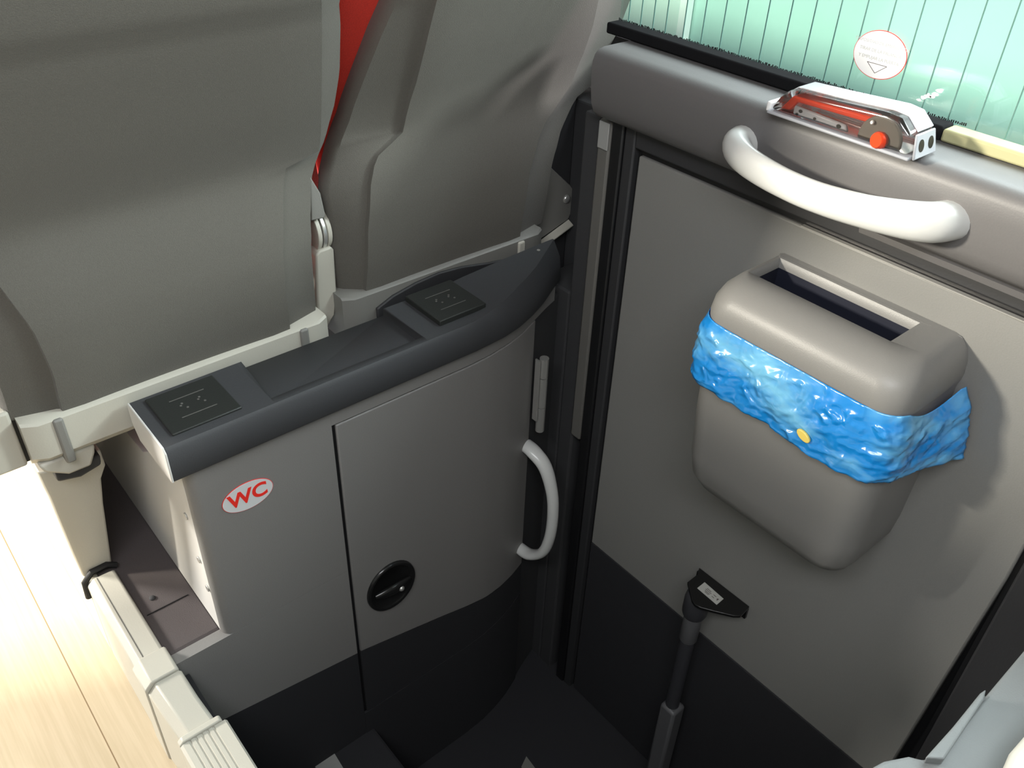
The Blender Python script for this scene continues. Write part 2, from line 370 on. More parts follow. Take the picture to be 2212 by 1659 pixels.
for (a, b_) in zip(tri, tri[1:] + tri[:1]):
    A = Vector((0.0550, cs.y + a[0], cs.z + a[1])); B = Vector((0.0550, cs.y + b_[0], cs.z + b_[1]))
    d = (B - A).normalized(); n_ = Vector((0, -d.z, d.y)) * 0.0003
    loft(bm, [[A + n_, A - n_, A - n_ + Vector((0.0002, 0, 0)), A + n_ + Vector((0.0002, 0, 0))], [B + n_, B - n_, B - n_ + Vector((0.0002, 0, 0)), B + n_ + Vector((0.0002, 0, 0))]])
link('triangle_mark', bm, M['darkink'], st, smooth=False)
# glare on the glass, modelled as flat white blobs
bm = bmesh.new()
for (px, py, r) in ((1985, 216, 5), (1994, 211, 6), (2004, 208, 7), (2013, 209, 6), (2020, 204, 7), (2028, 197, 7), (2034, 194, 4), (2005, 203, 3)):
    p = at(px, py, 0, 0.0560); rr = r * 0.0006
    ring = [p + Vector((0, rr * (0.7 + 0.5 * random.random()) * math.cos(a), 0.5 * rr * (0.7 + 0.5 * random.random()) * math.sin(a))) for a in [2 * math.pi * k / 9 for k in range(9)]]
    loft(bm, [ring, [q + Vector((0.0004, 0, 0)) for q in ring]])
tag(link('glare', bm, M['white'], smooth=False), 'small white patch of modelled glare on the green window behind the emergency release', 'glare')

# ------------------------------------------------------------------ emergency release box on the ledge
BX0, BX1, BY0, BY1, BZ = -0.057, -0.006, -0.315, -0.497, 1.1415
er = empty('emergency_release', (-0.033, -0.41, BZ), 'emergency door release with red lever under a clear cover on the ledge', 'emergency release')
def side_prof(yz, x0, x1):
    return prism([(x0, y, z) for y, z in yz], (x1 - x0, 0, 0))
link('base_plate', boxes((BX0 - 0.002, BX1 + 0.002, BY1 - 0.002, BY0 + 0.002, BZ, BZ + 0.004)), M['boxbase'], er, bevel=0.0015)
H = 0.040
outline = [(BY0, BZ + .005), (BY0 - 0.010, BZ + 0.022), (BY0 - 0.022, BZ + 0.034), (BY0 - 0.075, BZ + 0.037), (BY0 - 0.145, BZ + 0.042), (BY1 + 0.020, BZ + 0.040), (BY1 + 0.004, BZ + 0.026), (BY1 + 0.0005, BZ + .005)]
link('clear_cover', side_prof(outline, BX0, BX1), M['clear'], er, bevel=0.005, seg=3)
top_ = [(BY0 - 0.012, BZ + 0.026), (BY0 - 0.023, BZ + 0.0348), (BY0 - 0.075, BZ + 0.0378), (BY0 - 0.145, BZ + 0.0428), (BY1 + 0.020, BZ + 0.0408), (BY1 + 0.005, BZ + 0.028)]
link('cover_top_sheen', prism([(BX0 + .016, y, z) for y, z in top_] + [(BX0 + .016, y, z - .001) for y, z in top_[::-1]], (BX1 - BX0 - .018, 0, 0)), M['sky_sheen'], er, angle=60)  # added pale strip carrying the sky reflection along the top
link('lever', prism([(BX0 + 0.010, y, z) for y, z in ((BY0 - .008, BZ + .006), (BY0 - .022, BZ + .025), (BY0 - .125, BZ + .029), (BY0 - .128, BZ + .022), (BY0 - .030, BZ + .019), (BY0 - .022, BZ + .007))], (0.022, 0, 0)), M['redplas'], er, bevel=0.002)
link('lock_plate', prism([(BX0 + 0.004, y, z) for y, z in ((BY0 - .030, BZ + .006), (BY0 - .030, BZ + .017), (BY0 - .100, BZ + .014), (BY0 - .104, BZ + .006))], (0.005, 0, 0)), M['boxbase'], er, bevel=0.002)
for (dy, dz, r) in ((-.040, .013, .0026), (-.036, .0085, .002), (-.092, .0105, .003), (-.060, .010, .002)):
    p = Vector((BX0 + 0.0038, BY0 + dy, BZ + dz)); ring = [p + Vector((0, r * math.cos(a), r * .8 * math.sin(a))) for a in [2 * math.pi * k / 10 for k in range(10)]]
    bm = bmesh.new(); loft(bm, [ring, [q + Vector((-0.0004, 0, 0)) for q in ring]])
    link('screw_hole', bm, M['black'], er)
hc = (BY0 - .142, BZ + .010)
link('hub', prism([(BX0 + .0045, hc[0] + .026 * math.cos(a), hc[1] + .026 * math.sin(a)) for a in [math.pi * k / 16 for k in range(17)]] + [(BX0 + .0045, hc[0] - .026, BZ + .005), (BX0 + .0045, hc[0] + .026, BZ + .005)], (0.006, 0, 0)), mat('hub_grey_brown', (0.16, 0.14, 0.12), 0.4), er, bevel=0.002)
link('red_button', tube([(BX0 + .010, BY0 - .146, BZ + .010), (BX0 + .001, BY0 - .144, BZ + .011), (BX0 - .003, BY0 - .143, BZ + .0115)], [.0085, .0100, .008], n=14, up=(0, 1, 0)), M['redplas'], er)
bm = bmesh.new(); bmesh.ops.create_uvsphere(bm, u_segments=12, v_segments=8, radius=0.0024, matrix=Matrix.Translation((BX0 + 0.002, BY0 - .131, BZ + .027)))
link('pin', bm, M['white'], er)
# sloping end plate with two round holes
e0, e1 = Vector((0, BY1 + 0.0025, BZ + .027)), Vector((0, BY1 - 0.004, BZ + .001))
d = (e1 - e0); nrm = Vector((0, -1, -0.45)).normalized(); nrm = Vector((0, e1.z - e0.z, -(e1.y - e0.y))).normalized()
if nrm.y > 0: nrm = -nrm
ring = [Vector((x, 0, 0)) + e for x, e in ((BX0 + .002, e1), (BX1 - .002, e1), (BX1 - .006, e0), (BX0 + .006, e0))]
ep = link('end_plate', prism(ring, nrm * 0.003), M['boxbase'], er, bevel=0.002)
ctr = (e0 + e1) / 2
for x in (BX0 + .0155, BX1 - .0155):
    bm = bmesh.new(); c = Vector((x, ctr.y, ctr.z)) + nrm * 0.0031; u = d.normalized()
    rg = [c + Vector((1, 0, 0)) * .0055 * math.cos(a) + u * .0068 * math.sin(a) for a in [2 * math.pi * k / 18 for k in range(18)]]
    loft(bm, [rg, [q + nrm * 0.0003 for q in rg]])
    link('round_hole', bm, M['black'], ep)
link('corner_tab', boxes((BX0 + .004, BX0 + .03, BY0 + .001, BY0 + .008, BZ, BZ + .012)), M['white'], er, bevel=0.002)['label'] = 'white plastic tab'

# ------------------------------------------------------------------ pale grab handle on the ledge
def grab_handle(name, pts, rad, parent=None, up=(0, 0, 1), n=20, steps=40):
    # Catmull-Rom through the control points
    P_ = [Vector(p) for p in pts]; path = []; rr = []
    for i in range(len(P_) - 1):
        p0, p1, p2, p3 = P_[max(i - 1, 0)], P_[i], P_[i + 1], P_[min(i + 2, len(P_) - 1)]
        for k in range(steps // len(P_) + 2):
            t = k / (steps // len(P_) + 2)
            path.append(0.5 * ((2 * p1) + (-p0 + p2) * t + (2 * p0 - 5 * p1 + 4 * p2 - p3) * t * t + (-p0 + 3 * p1 - 3 * p2 + p3) * t ** 3))
            rr.append(tuple(rad[i][j] * (1 - t) + rad[i + 1][j] * t for j in (0, 1)))
    path.append(P_[-1]); rr.append(tuple(rad[-1]))
    return link(name, tube(path, rr, n=n, up=up), M['handle'], parent, angle=70)
gh = grab_handle('grab_handle', [(-.030, -.276, 1.089), (-.050, -.278, 1.089), (-.066, -.290, 1.087), (-.080, -.322, 1.084), (-.088, -.375, 1.081), (-.090, -.425, 1.081), (-.085, -.480, 1.084), (-.074, -.525, 1.088), (-.056, -.548, 1.089), (-.030, -.556, 1.089)],
     [(.022, .025), (.022, .022), (.021, .016), (.0195, .0115), (.0185, .0105), (.0185, .0105), (.0195, .0110), (.022, .0135), (.023, .020), (.022, .026)])
tag(gh, 'long pale curved grab handle on the ledge above the waste bin', 'handle')

# ------------------------------------------------------------------ waste bin
BN = empty('waste_bin', (0.0, -0.47, 0.60), 'grey plastic waste bin fixed to the door panel', 'bin')
def bin_ring(z, xf, ya, yb, r, n=7):
    # flat back on the door, rounded front corners
    pts = [Vector((0.0055, ya, z))]
    for k in range(n + 1):
        a = math.radians(90 * k / n); pts.append(Vector((xf + r - r * math.sin(a), ya - r + r * math.cos(a), z)))
    for k in range(n + 1):
        a = math.radians(90 * k / n); pts.append(Vector((xf + r - r * math.cos(a), yb + r - r * math.sin(a), z)))
    pts.append(Vector((0.0055, yb, z)))
    return pts
bm = bmesh.new()
rows = [(0.585, -0.075, -0.375, -0.570, .030), (0.590, -0.095, -0.360, -0.585, .034), (0.602, -0.112, -0.346, -0.598, .036), (0.622, -0.122, -0.337, -0.606, .036), (0.66, -0.128, -0.333, -0.610, .036),
        (0.74, -0.132, -0.330, -0.612, .036), (0.82, -0.134, -0.329, -0.613, .036), (0.892, -0.135, -0.328, -0.613, .036)]
loft(bm, [bin_ring(*r) for r in rows])
link('bin_body', bm, M['bin'], BN, angle=80)
# lid with a slot: outer shell rings going up, then over the top to the slot edge, then down into it
def slot_ring(z, x0, x1, ya, yb, n=7):
    ref = bin_ring(z, -0.1, ya, yb, .001, n); m_ = len(ref); out = []
    # corners at back-left, front-left, front-right, back-right in the same order as bin_ring
    for i in range(m_):
        if i == 0: out.append(Vector((x1, ya, z)))
        elif i <= n + 1:
            out.append(Vector((x0, ya, z)) + Vector((0.0, -0.0008 * (i - 1), 0)))
        elif i < m_ - 1:
            out.append(Vector((x0, yb, z)) + Vector((0.0, 0.0008 * (m_ - 2 - i), 0)))
        else: out.append(Vector((x1, yb, z)))
    return out
bm = bmesh.new()
rings = [bin_ring(*r) for r in ((0.889, -0.137, -0.326, -0.615, .036), (0.900, -0.1385, -0.325, -0.616, .038), (0.918, -0.136, -0.327, -0.614, .038), (0.932, -0.128, -0.332, -0.609, .038),
        (0.942, -0.114, -0.340, -0.600, .036), (0.9455, -0.098, -0.344, -0.590, .030))]
for r_ in rings[3:]:
    pass
rings += [slot_ring(z, a, b_, c, d_) for z, a, b_, c, d_ in ((0.9465, -0.078, -0.012, -0.350, -0.553), (0.943, -0.074, -0.014, -0.352, -0.551), (0.934, -0.073, -0.015, -0.353, -0.550))]
loft(bm, rings, cap=False)
# cap the back strip of the top
R0 = [rings[k] for k in range(6)]
link('bin_lid', bm, M['bin'], BN, angle=55)
bm = bmesh.new()
loft(bm, [[Vector((0.0055, -0.338, 0.90)), Vector((0.0055, -0.602, 0.90)), Vector((0.0055, -0.602, 0.9452)), Vector((0.0055, -0.338, 0.9452))], [Vector((-0.0116, -0.345, 0.90)), Vector((-0.0116, -0.56, 0.90)), Vector((-0.0116, -0.56, 0.9467)), Vector((-0.0116, -0.345, 0.9467))]])
link('lid_back_rail', bm, M['bin'], BN, bevel=0.003)
bm = bmesh.new()
Rr = loft(bm, [[Vector((x, y, z)) for x, y in ((-0.0735, -0.3525), (-0.0145, -0.3525), (-0.0145, -0.5505), (-0.0735, -0.5505))] for z in (0.9338, 0.86)], cap=False)
bm.faces.new(Rr[1])
link('bin_inside', bm, M['hole'], BN, smooth=False)
link('liner_edge', boxes((-0.0722, -0.0690, -0.548, -0.356, 0.925, 0.9325)), M['bag'], BN)
# bag
def bag_point(i, m_, v):
    """i along the rim 0..1, v 0 at the top .. 1 at the bottom"""
    z = 0.893 - 0.093 * v
    return z
bm = bmesh.new(); NV = 40; rim = []
base = bin_ring(0, -0.136, -0.3265, -0.6145, .036, 8)
dense = []
for a, b_ in zip(base, base[1:]):
    n_ = max(1, int((b_ - a).length / 0.0022))
    for k in range(n_): dense.append(a.lerp(b_, k / n_))
dense.append(base[-1])
dense = [p for p in dense if p.x < -0.008]
mid = Vector((-0.05, -0.47, 0)); L_ = len(dense); rings = []
for j in range(NV + 1):
    v = j / NV; ring = []
    for i, p in enumerate(dense):
        u = i / (L_ - 1)
        nx = Vector((p.x - 0.0 if False else p.x + 0.04, (p.y + 0.47) * (0.35 if abs(p.y + 0.47) < 0.10 else 1.0), 0)).normalized()
        off = 0.0035 + 0.010 * math.sin(math.pi * min(v, 1)) * 0.45 + 0.008 * v
        nzv = noise.noise(Vector((u * 9, v * 2.2, 3.1))) * 0.004 + noise.noise(Vector((u * 30, v * 5, 1.7))) * 0.0028 + noise.noise(Vector((u * 70 + v * 16, v * 9, 7.7))) * 0.0014
        for fq, am, sd in ((8, .0022, 2.2), (20, .0010, 5.1)):
            nzv += am * (1 - abs(noise.noise(Vector((u * fq + v * 3, v * fq * .28 - u * 4, sd)))) * 2.2) ** 3
        off += max(-.002, nzv) * min(1, v * 4)
        zt = 0.8935 + (0.012 if u < 0.10 else 0.0) * (1 - u / 0.10 if u < .1 else 0)
        zb = 0.797 + 0.004 * noise.noise(Vector((u * 7, 0, 9))) + (0.010 if 0.3 < u < 0.5 else 0) * 0.3
        tail = max(0.0, (u - 0.80) / 0.20)
        zt -= 0.030 * math.sin(math.pi * min(1, tail * 1.1)) * 0.5 if tail > 0 else 0
        off += 0.030 * tail ** 2 * (0.35 + 0.65 * v)
        head = max(0.0, (0.14 - u) / 0.14)
        off += 0.010 * head * math.sin(math.pi * v)
        q = p + nx * max(off, 0.002); q.z = zt + (zb - zt) * v
        ring.append(q)
    rings.append(ring)
R_ = [[bm.verts.new(p) for p in r] for r in rings]
for a, b_ in zip(R_, R_[1:]):
    for i in range(L_ - 1): bm.faces.new((a[i], a[i + 1], b_[i + 1], b_[i]))
bag = link('bin_bag', bm, M['bag'], angle=80)
md = bag.modifiers.new('solid', 'SOLIDIFY'); md.thickness = 0.0004
tag(bag, 'crumpled blue plastic bag folded out around the waste bin', 'bag')
p = at(1735, 942, 0, -0.1535)
bm = bmesh.new(); ring = [p + Vector((-.0012, .010 * math.cos(a), .0062 * math.sin(a) + .003 * math.cos(a))) for a in [2 * math.pi * k / 14 for k in range(14)]]
loft(bm, [ring, [q + Vector((.004, 0, 0)) for q in ring]])
link('drawstring', bm, mat('yellow_plastic', (0.85, 0.65, 0.15), 0.35), bag, bevel=0.001)['label'] = 'yellow patch at the bag hem'

# ------------------------------------------------------------------ toilet cubicle
def Yw(x): return lerp_tab([(-0.27, 0.0), (-0.22, 0.003), (-0.17, 0.012), (-0.13, 0.024), (-0.09, 0.040), (-0.05, 0.057), (0.0, 0.075)], x)
def K(x): return lerp_tab([(-0.84, 0.200), (-0.516, 0.152), (-0.324, 0.107), (-0.207, 0.076), (-0.09, 0.060), (0.0, 0.05)], x)
def wpanel(x0, x1, top, bot, off=0.0, th=0.015, n=30):
    bm = bmesh.new(); rings = []
    for k in range(n + 1):
        x = x0 + (x1 - x0) * k / n; y = Yw(x) + off
        rings.append([Vector((x, y, bot(x))), Vector((x, y, top(x))), Vector((x, y + th, top(x))), Vector((x, y + th, bot(x)))])
    loft(bm, rings); return bm
WC = empty('toilet_cubicle', (-0.4, 0.1, -0.35), 'grey toilet cubicle with a door below the two seats', 'toilet cubicle')
# upper left front with the rounded edge where it turns into the pale end panel
r = 0.016; bm = bmesh.new(); prof2 = []
for k in range(7):
    a = math.radians(90 * k / 6); prof2.append((-0.735 + r - r * math.cos(a), r - r * math.sin(a)))
prof2 += [(-0.5185, 0.0), (-0.5185, 0.02), (-0.715, 0.02)]
loft(bm, [[Vector((x, y, PZ + 0.0005)) for x, y in prof2], [Vector((x, y, 0.7115)) for x, y in prof2]])
link('front_panel', bm, M['panel'], WC, angle=60)
bm = bmesh.new(); loft(bm, [[Vector((x, y, z)) for x, y in ((-0.836, 0.0), (-0.5185, 0.0), (-0.5185, 0.02), (-0.836, 0.02))] for z in (0.30, PZ)])
def leftlow(top, bot):
    b2 = bmesh.new(); rings = []
    for k in range(13):
        x = -0.814 + (0.2955) * k / 12
        rings.append([Vector((x, 0.0, bot(x))), Vector((x, 0.0, top(x))), Vector((x, 0.02, top(x))), Vector((x, 0.02, bot(x)))])
    loft(b2, rings); return b2
bm.free()
link('lower_panel', leftlow(lambda x: PZ, lambda x: K(x) + .0003), M['panel'], WC)
link('kick_panel', leftlow(lambda x: K(x), lambda x: -0.349), M['kick'], WC)
# pale end panel, stepping down behind the tray
bm = prism([(-0.7352, y, z) for y, z in ((0.0165, PZ + .001), (0.0165, 0.7105), (0.140, 0.7105), (0.150, 0.70), (0.150, 0.645), (0.19, 0.618), (0.62, 0.575), (0.62, PZ + .001))], (0.014, 0, 0))
link('end_panel', bm, M['endwhite'], WC, bevel=0.001)['label'] = 'pale end panel facing the aisle'
for (y, z) in ((0.055, 0.690), (0.040, 0.600), (0.030, 0.520), (0.022, 0.465)):
    q = disc((-0.7353, y + .002, z), 0.0055, 14, 0.0022, axis=0)
    link('screw', q, M['metal'], WC, bevel=0.0006)
# toilet door
dr = link('toilet_door', wpanel(-0.5115, -0.088, lambda x: 0.6795, lambda x: K(x) + .0003), M['panel'], WC, angle=50, bevel=0.002)
link('kick_plate', wpanel(-0.5115, -0.088, lambda x: K(x), lambda x: -0.035), M['kick'], dr, angle=50)
link('door_gap', boxes((-0.5184, -0.5116, 0.004, 0.019, -0.035, 0.684)), M['rubber'], WC)
link('top_rail', wpanel(-0.5183, -0.02, lambda x: 0.7115, lambda x: 0.6825), M['panel'], WC, angle=50)
link('top_gap', wpanel(-0.5183, -0.088, lambda x: 0.6824, lambda x: 0.6796, off=0.004), M['rubber'], WC)
link('side_post', wpanel(-0.0875, 0.0, lambda x: 0.6824, lambda x: -0.349, off=0.003), M['sidewall'], WC, angle=50)
link('door_sill', wpanel(-0.5183, -0.088, lambda x: -0.0352, lambda x: -0.349, off=-0.001), M['kick'], WC)
# latch: a round recessed plate with a turning bar
lc = Vector((-0.439, 0.0, 0.279))
bm = bmesh.new(); rings = []
for rr, yy in ((0.050, 0.0), (0.0495, -0.004), (0.046, -0.0062), (0.042, -0.004), (0.039, -0.0012), (0.0001, -0.0008)):
    rings.append([lc + Vector((rr * math.cos(a), yy, rr * 1.12 * math.sin(a))) for a in [2 * math.pi * k / 40 for k in range(40)]])
loft(bm, rings, cap=False)
lt = link('latch', bm, M['latch'], dr, angle=80)
link('turn_bar', tube([lc + Vector((-.036, -.0055, .0)), lc + Vector((-.02, -.009, .0)), lc + Vector((.0, -.0105, .0)), lc + Vector((.02, -.009, .0)), lc + Vector((.036, -.0055, .0))], [(.004, .004), (.010, .006), (.011, .007), (.010, .006), (.004, .004)], n=14), M['latch'], dr)
bm = bmesh.new(); bmesh.ops.create_uvsphere(bm, u_segments=16, v_segments=10, radius=0.0055, matrix=Matrix.Translation(lc + Vector((0.012, -0.0145, -0.003))))
link('key_dome', bm, M['metal'], dr)
# hinge
hx, hy = -0.0800, -0.018 + 0.02
for i, (z0, z1) in enumerate(((0.565, 0.606), (0.498, 0.5635), (0.440, 0.4965))):
    link('hinge_knuckle', tube([(-.0790, .022, z0), (-.0790, .022, z1)], 0.0085, n=18), M['metal'], WC, angle=50)
link('hinge_leaf', boxes((-0.0935, -0.0905, 0.0185, 0.030, 0.470, 0.606)), M['metal'], WC)
# bow handle on the toilet door
hh = grab_handle('grab_handle', [(-.098, .040, .402), (-.096, .016, .398), (-.090, -.012, .375), (-.086, -.032, .320), (-.085, -.038, .262), (-.086, -.035, .200), (-.090, -.022, .150), (-.097, .008, .122), (-.100, .040, .118)],
     [(.016, .010), (.016, .011), (.0145, .011), (.0125, .0105), (.012, .0105), (.0125, .0105), (.014, .0105), (.015, .0105), (.014, .010)], dr, up=(1, 0, 0))
hh['label'] = 'white bow handle'
# tray on top
def tfront(x): return lerp_tab([(-0.76, -0.012), (-0.26, -0.012), (-0.20, -0.008), (-0.16, 0.0), (-0.12, 0.014), (-0.08, 0.032), (-0.04, 0.055), (0.0, 0.078), (0.02, 0.09)], x)
TZ = 0.767
bm = bmesh.new(); rings = []
for k in range(61):
    x = -0.752 + 0.757 * k / 60
    yf = tfront(x); rise = lerp_tab([(-0.24, 0.0), (-0.20, 0.004), (-0.1, 0.010), (0.0, 0.014)], x)
    zb = 0.7125; yb = 0.112
    if yf > yb - 0.014: yf = yb - 0.014
    drop = lerp_tab([(-0.27, 0.0), (-0.21, 0.006), (-0.15, 0.016), (0.0, 0.020)], x)
    rings.append([Vector((x, yf + 0.002, zb)), Vector((x, yf, zb + 0.003)), Vector((x, yf + drop * 0.3, TZ + rise - 0.006 - drop)), Vector((x, yf + 0.005 + drop, TZ + rise)),
                  Vector((x, yb - 0.003, TZ + rise)), Vector((x, yb, TZ + rise - 0.003)), Vector((x, yb, zb))])
loft(bm, rings)
tray = link('tray', bm, M['tray'], WC, angle=40)
tray['label'] = 'charcoal tray top with a shallow trough'
# cut the trough out of the tray with a boolean
cb = link('trough_cutter', prism([(x, y, 0.7525) for x, y in ((-0.600, 0.006), (-0.350, 0.006), (-0.352, 0.120), (-0.592, 0.120))], (0, 0, 0.05)), M['tray'])
md = tray.modifiers.new('trough', 'BOOLEAN'); md.object = cb; md.operation = 'DIFFERENCE'; md.solver = 'EXACT'
bpy.context.view_layer.update()
dg = bpy.context.evaluated_depsgraph_get()
nm = bpy.data.meshes.new_from_object(tray.evaluated_get(dg)); tray.modifiers.clear(); tray.data = nm
bpy.data.objects.remove(cb)
# white cap at the aisle end of the tray
link('end_cap', prism([(-0.7522, y, z) for y, z in ((-0.0122, 0.7125), (-0.0122, 0.7605), (-0.006, 0.7672), (0.110, 0.7672), (0.112, 0.7642), (0.112, 0.735), (0.095, 0.7125))], (-0.003, 0, 0)), M['endwhite'], WC, bevel=0.001)
# two square covers with embossed marks
for (x0, x1, y0, y1, hgt) in ((-0.735, -0.640, 0.008, 0.100, 0.003), (-0.312, -0.222, 0.014, 0.108, 0.009)):
    zt = TZ + (0.0003 if x0 < -.5 else 0.0)
    cv = link('socket_cover', boxes((x0, x1, y0, y1, zt - 0.001, zt + hgt)), M['cover'], WC, bevel=0.0015)
    bm = bmesh.new(); xm, ym = (x0 + x1) / 2, (y0 + y1) / 2; z_ = zt + hgt
    for s in (-1, 1): box(bm, xm - 0.024, xm + 0.024, ym + s * 0.021 - 0.0005, ym + s * 0.021 + 0.0005, z_, z_ + 0.0006)
    for s in (-1, 1):
        for (dx, dy) in ((-.003, .004), (.003, -.004), (0, .008)):
            c = Vector((xm + s * 0.012 + dx, ym + dy, z_)); rg = [c + Vector((.0016 * math.cos(a), .0016 * math.sin(a), 0)) for a in [2 * math.pi * k / 8 for k in range(8)]]
            loft(bm, [rg, [q + Vector((0, 0, .0006)) for q in rg]])
    link('embossed_marks', bm, M['strip'], cv, smooth=False)
link('screw', disc((-0.043, 0.0925, 0.0), 0.003, 12, 0.001, axis=2), M['metal'], WC).location.z += TZ + 0.014

# WC sticker
sc = Vector((-0.6585, -0.0002, 0.6265))
ws = tag(link('wc_sticker', disc(sc, 0.0385, 48, 0.0007, axis=1, rz=0.0245), M['redink']), 'oval white sticker with red letters WC on the toilet cubicle', 'sticker')
link('white_face', disc(sc + Vector((0, -0.0007, 0)), 0.0378, 48, 0.0003, axis=1, rz=0.0238), mat('sticker_white', (0.62, 0.63, 0.64), 0.5), ws)
rot_front = Matrix(((1, 0, 0), (0, 0, -1), (0, 1, 0)))
text_mesh('lettering', 'WC', 0.0335, sc + Vector((0, -0.00125, 0)), rot_front, M['redink'], ws, offset=0.0009, extrude=0.0002)

# ------------------------------------------------------------------ cream rail along the aisle edge
def rail_piece(y0, y1, x0=-0.863, x1=-0.818, top=PZ + 0.012, ch=0.010, bot=AZ):
    return prism([(x, y0, z) for x, z in ((x0, bot), (x0, top - ch), (x0 + ch, top), (x1 - 0.003, top), (x1, top - 0.003), (x1, bot))], (0, y1 - y0, 0))
RL = empty('aisle_rail', (-0.84, 0.1, AZ), 'cream plastic edge rail between aisle floor and podium', 'rail')
link('rail_body', rail_piece(0.228, 0.006), M['cream'], RL, bevel=0.002)
link('rail_groove', boxes((-0.8478, -0.8462, 0.006, 0.225, PZ + 0.0118, PZ + 0.0124)), M['strip'], RL)
link('joint_cover', rail_piece(0.030, -0.020, -0.8665, -0.8145, PZ + 0.016, 0.012), M['cream'], RL, bevel=0.002)
bm = bmesh.new()
def rr_(y, x0, x1, t, b_=AZ - .0): return [Vector((x, y, z)) for x, z in ((x0, b_), (x0, t - .014), (x0 + .013, t), (x1 - .004, t), (x1, t - .004), (x1, b_))]
loft(bm, [rr_(-0.0202, -0.864, -0.812, PZ + .012), rr_(-0.07, -0.860, -0.810, PZ + .003), rr_(-0.118, -0.856, -0.806, PZ - .004)])
link('corner_piece', bm, M['cream'], RL, bevel=0.002)
link('joint_band', rail_piece(-0.1182, -0.128, -0.862, -0.800, PZ + 0.004, 0.006), M['cream'], RL, bevel=0.0015)
nb = [(-0.862, AZ), (-0.862, PZ - .004), (-0.858, PZ)]
xx = -0.850
for k in range(5):
    nb += [(xx, PZ), (xx + .001, PZ - .0015), (xx + .0025, PZ - .0015), (xx + .0035, PZ)]; xx += .0085
nb += [(-0.797, PZ), (-0.794, PZ - .004), (-0.794, PZ - .03), (-0.80, AZ)]
link('ribbed_nosing', prism([(x, -0.1285, z) for x, z in nb], (0, -2.7, 0)), M['cream'], RL, angle=20)
link('end_seal', tube([(-0.866, 0.236, PZ - .03), (-0.864, 0.238, PZ + .002), (-0.850, 0.239, PZ + .016), (-0.826, 0.240, PZ + .016), (-0.812, 0.240, PZ + .006)], 0.0055, n=10, up=(0, 1, 0)), M['rubber'], RL)
tag(link('floor_seam', boxes((-0.812, -0.745, 0.113, 0.1145, PZ + .0002, PZ + .0012)), M['rubber'], smooth=False), 'thin dark joint across the raised floor beside the rail', 'joint')
bm = bmesh.new(); bmesh.ops.create_uvsphere(bm, u_segments=14, v_segments=8, radius=0.005, matrix=Matrix.Translation((-0.792, 0.142, PZ + .001)) @ Matrix.Diagonal((1, 1, .5, 1)))
tag(link('floor_bolt', bm, M['sidewall']), 'small dark bolt head on the raised floor by the rail', 'bolt')

# ------------------------------------------------------------------ seats
YL = lambda z: lerp_tab([(0.70, 0.142), (0.775, 0.130), (0.82, 0.124), (0.86, 0.122), (0.90, 0.124), (0.94, 0.132), (0.97, 0.141), (0.995, 0.149), (1.01, 0.1515), (1.025, 0.149), (1.05, 0.141), (1.10, 0.121), (1.20, 0.084), (1.225, 0.076), (1.235, 0.066), (1.25, 0.060), (1.45, 0.01)], z)
YR = lambda z: lerp_tab([(0.70, 0.152), (0.785, 0.142), (0.83, 0.138), (0.87, 0.138), (0.92, 0.141), (0.97, 0.149), (1.00, 0.1545), (1.02, 0.1545), (1.04, 0.151), (1.07, 0.142), (1.15, 0.110), (1.25, 0.073), (1.45, 0.0)], z)
def table(trace, yf, off):
    t = sorted([(p.z, p.x) for p in (hit(px, py, yf, off) for px, py in trace)])
    return t
def seat_back(name, yf, tabs, z0, z1, mt, parent, n=46, wing=0.035, depth=0.075):
    oL, rL, rR, oR = tabs
    bm = bmesh.new(); rings = []
    for k in range(n + 1):
        z = z0 + (z1 - z0) * k / n; y = yf(z)
        a, b_, c, d_ = (lerp_tab(t, z) for t in (oL, rL, rR, oR))
        row = [Vector((a + .012, y + depth, z)), Vector((a + .001, y + wing + .014, z)), Vector((a, y + wing, z)), Vector((a + .006, y + wing - .010, z)), Vector((b_ - .005, y + .011, z)), Vector((b_ - .0012, y + .0085, z)), Vector((b_, y + .001, z))]
        for q in range(1, 12):
            t = q / 12; x = b_ + (c - b_) * t
            row.append(Vector((x, y + 0.004 * (1 - (2 * t - 1) ** 2) - 0.002, z)))
        row += [Vector((c, y + .001, z)), Vector((c + .0012, y + .0085, z)), Vector((c + .005, y + .011, z)), Vector((d_ - .006, y + wing - .010, z)), Vector((d_, y + wing, z)), Vector((d_ - .001, y + wing + .014, z)), Vector((d_ - .012, y + depth, z))]
        rings.append(row)
    loft(bm, rings)
    return link(name, bm, mt, parent, angle=42)

def trim_band(yf, xl, xr, z0, z1, parent, mt, tilt=0.02, n=24):
    bm = bmesh.new(); rings = []
    for k in range(n + 1):
        x = xl + (xr - xl) * k / n; e = 0.0
        if k == 0 or k == n: e = 0.010
        y = yf(z1) - 0.008 + e
        rings.append([Vector((x, y + tilt, z0)), Vector((x, y, z0 + 0.02)), Vector((x, y, z1 - 0.003)), Vector((x, y + 0.004, z1)), Vector((x, y + 0.06, z1)), Vector((x, y + 0.07, z0))])
    loft(bm, rings)
    return link('lower_trim', bm, mt, parent, angle=40)

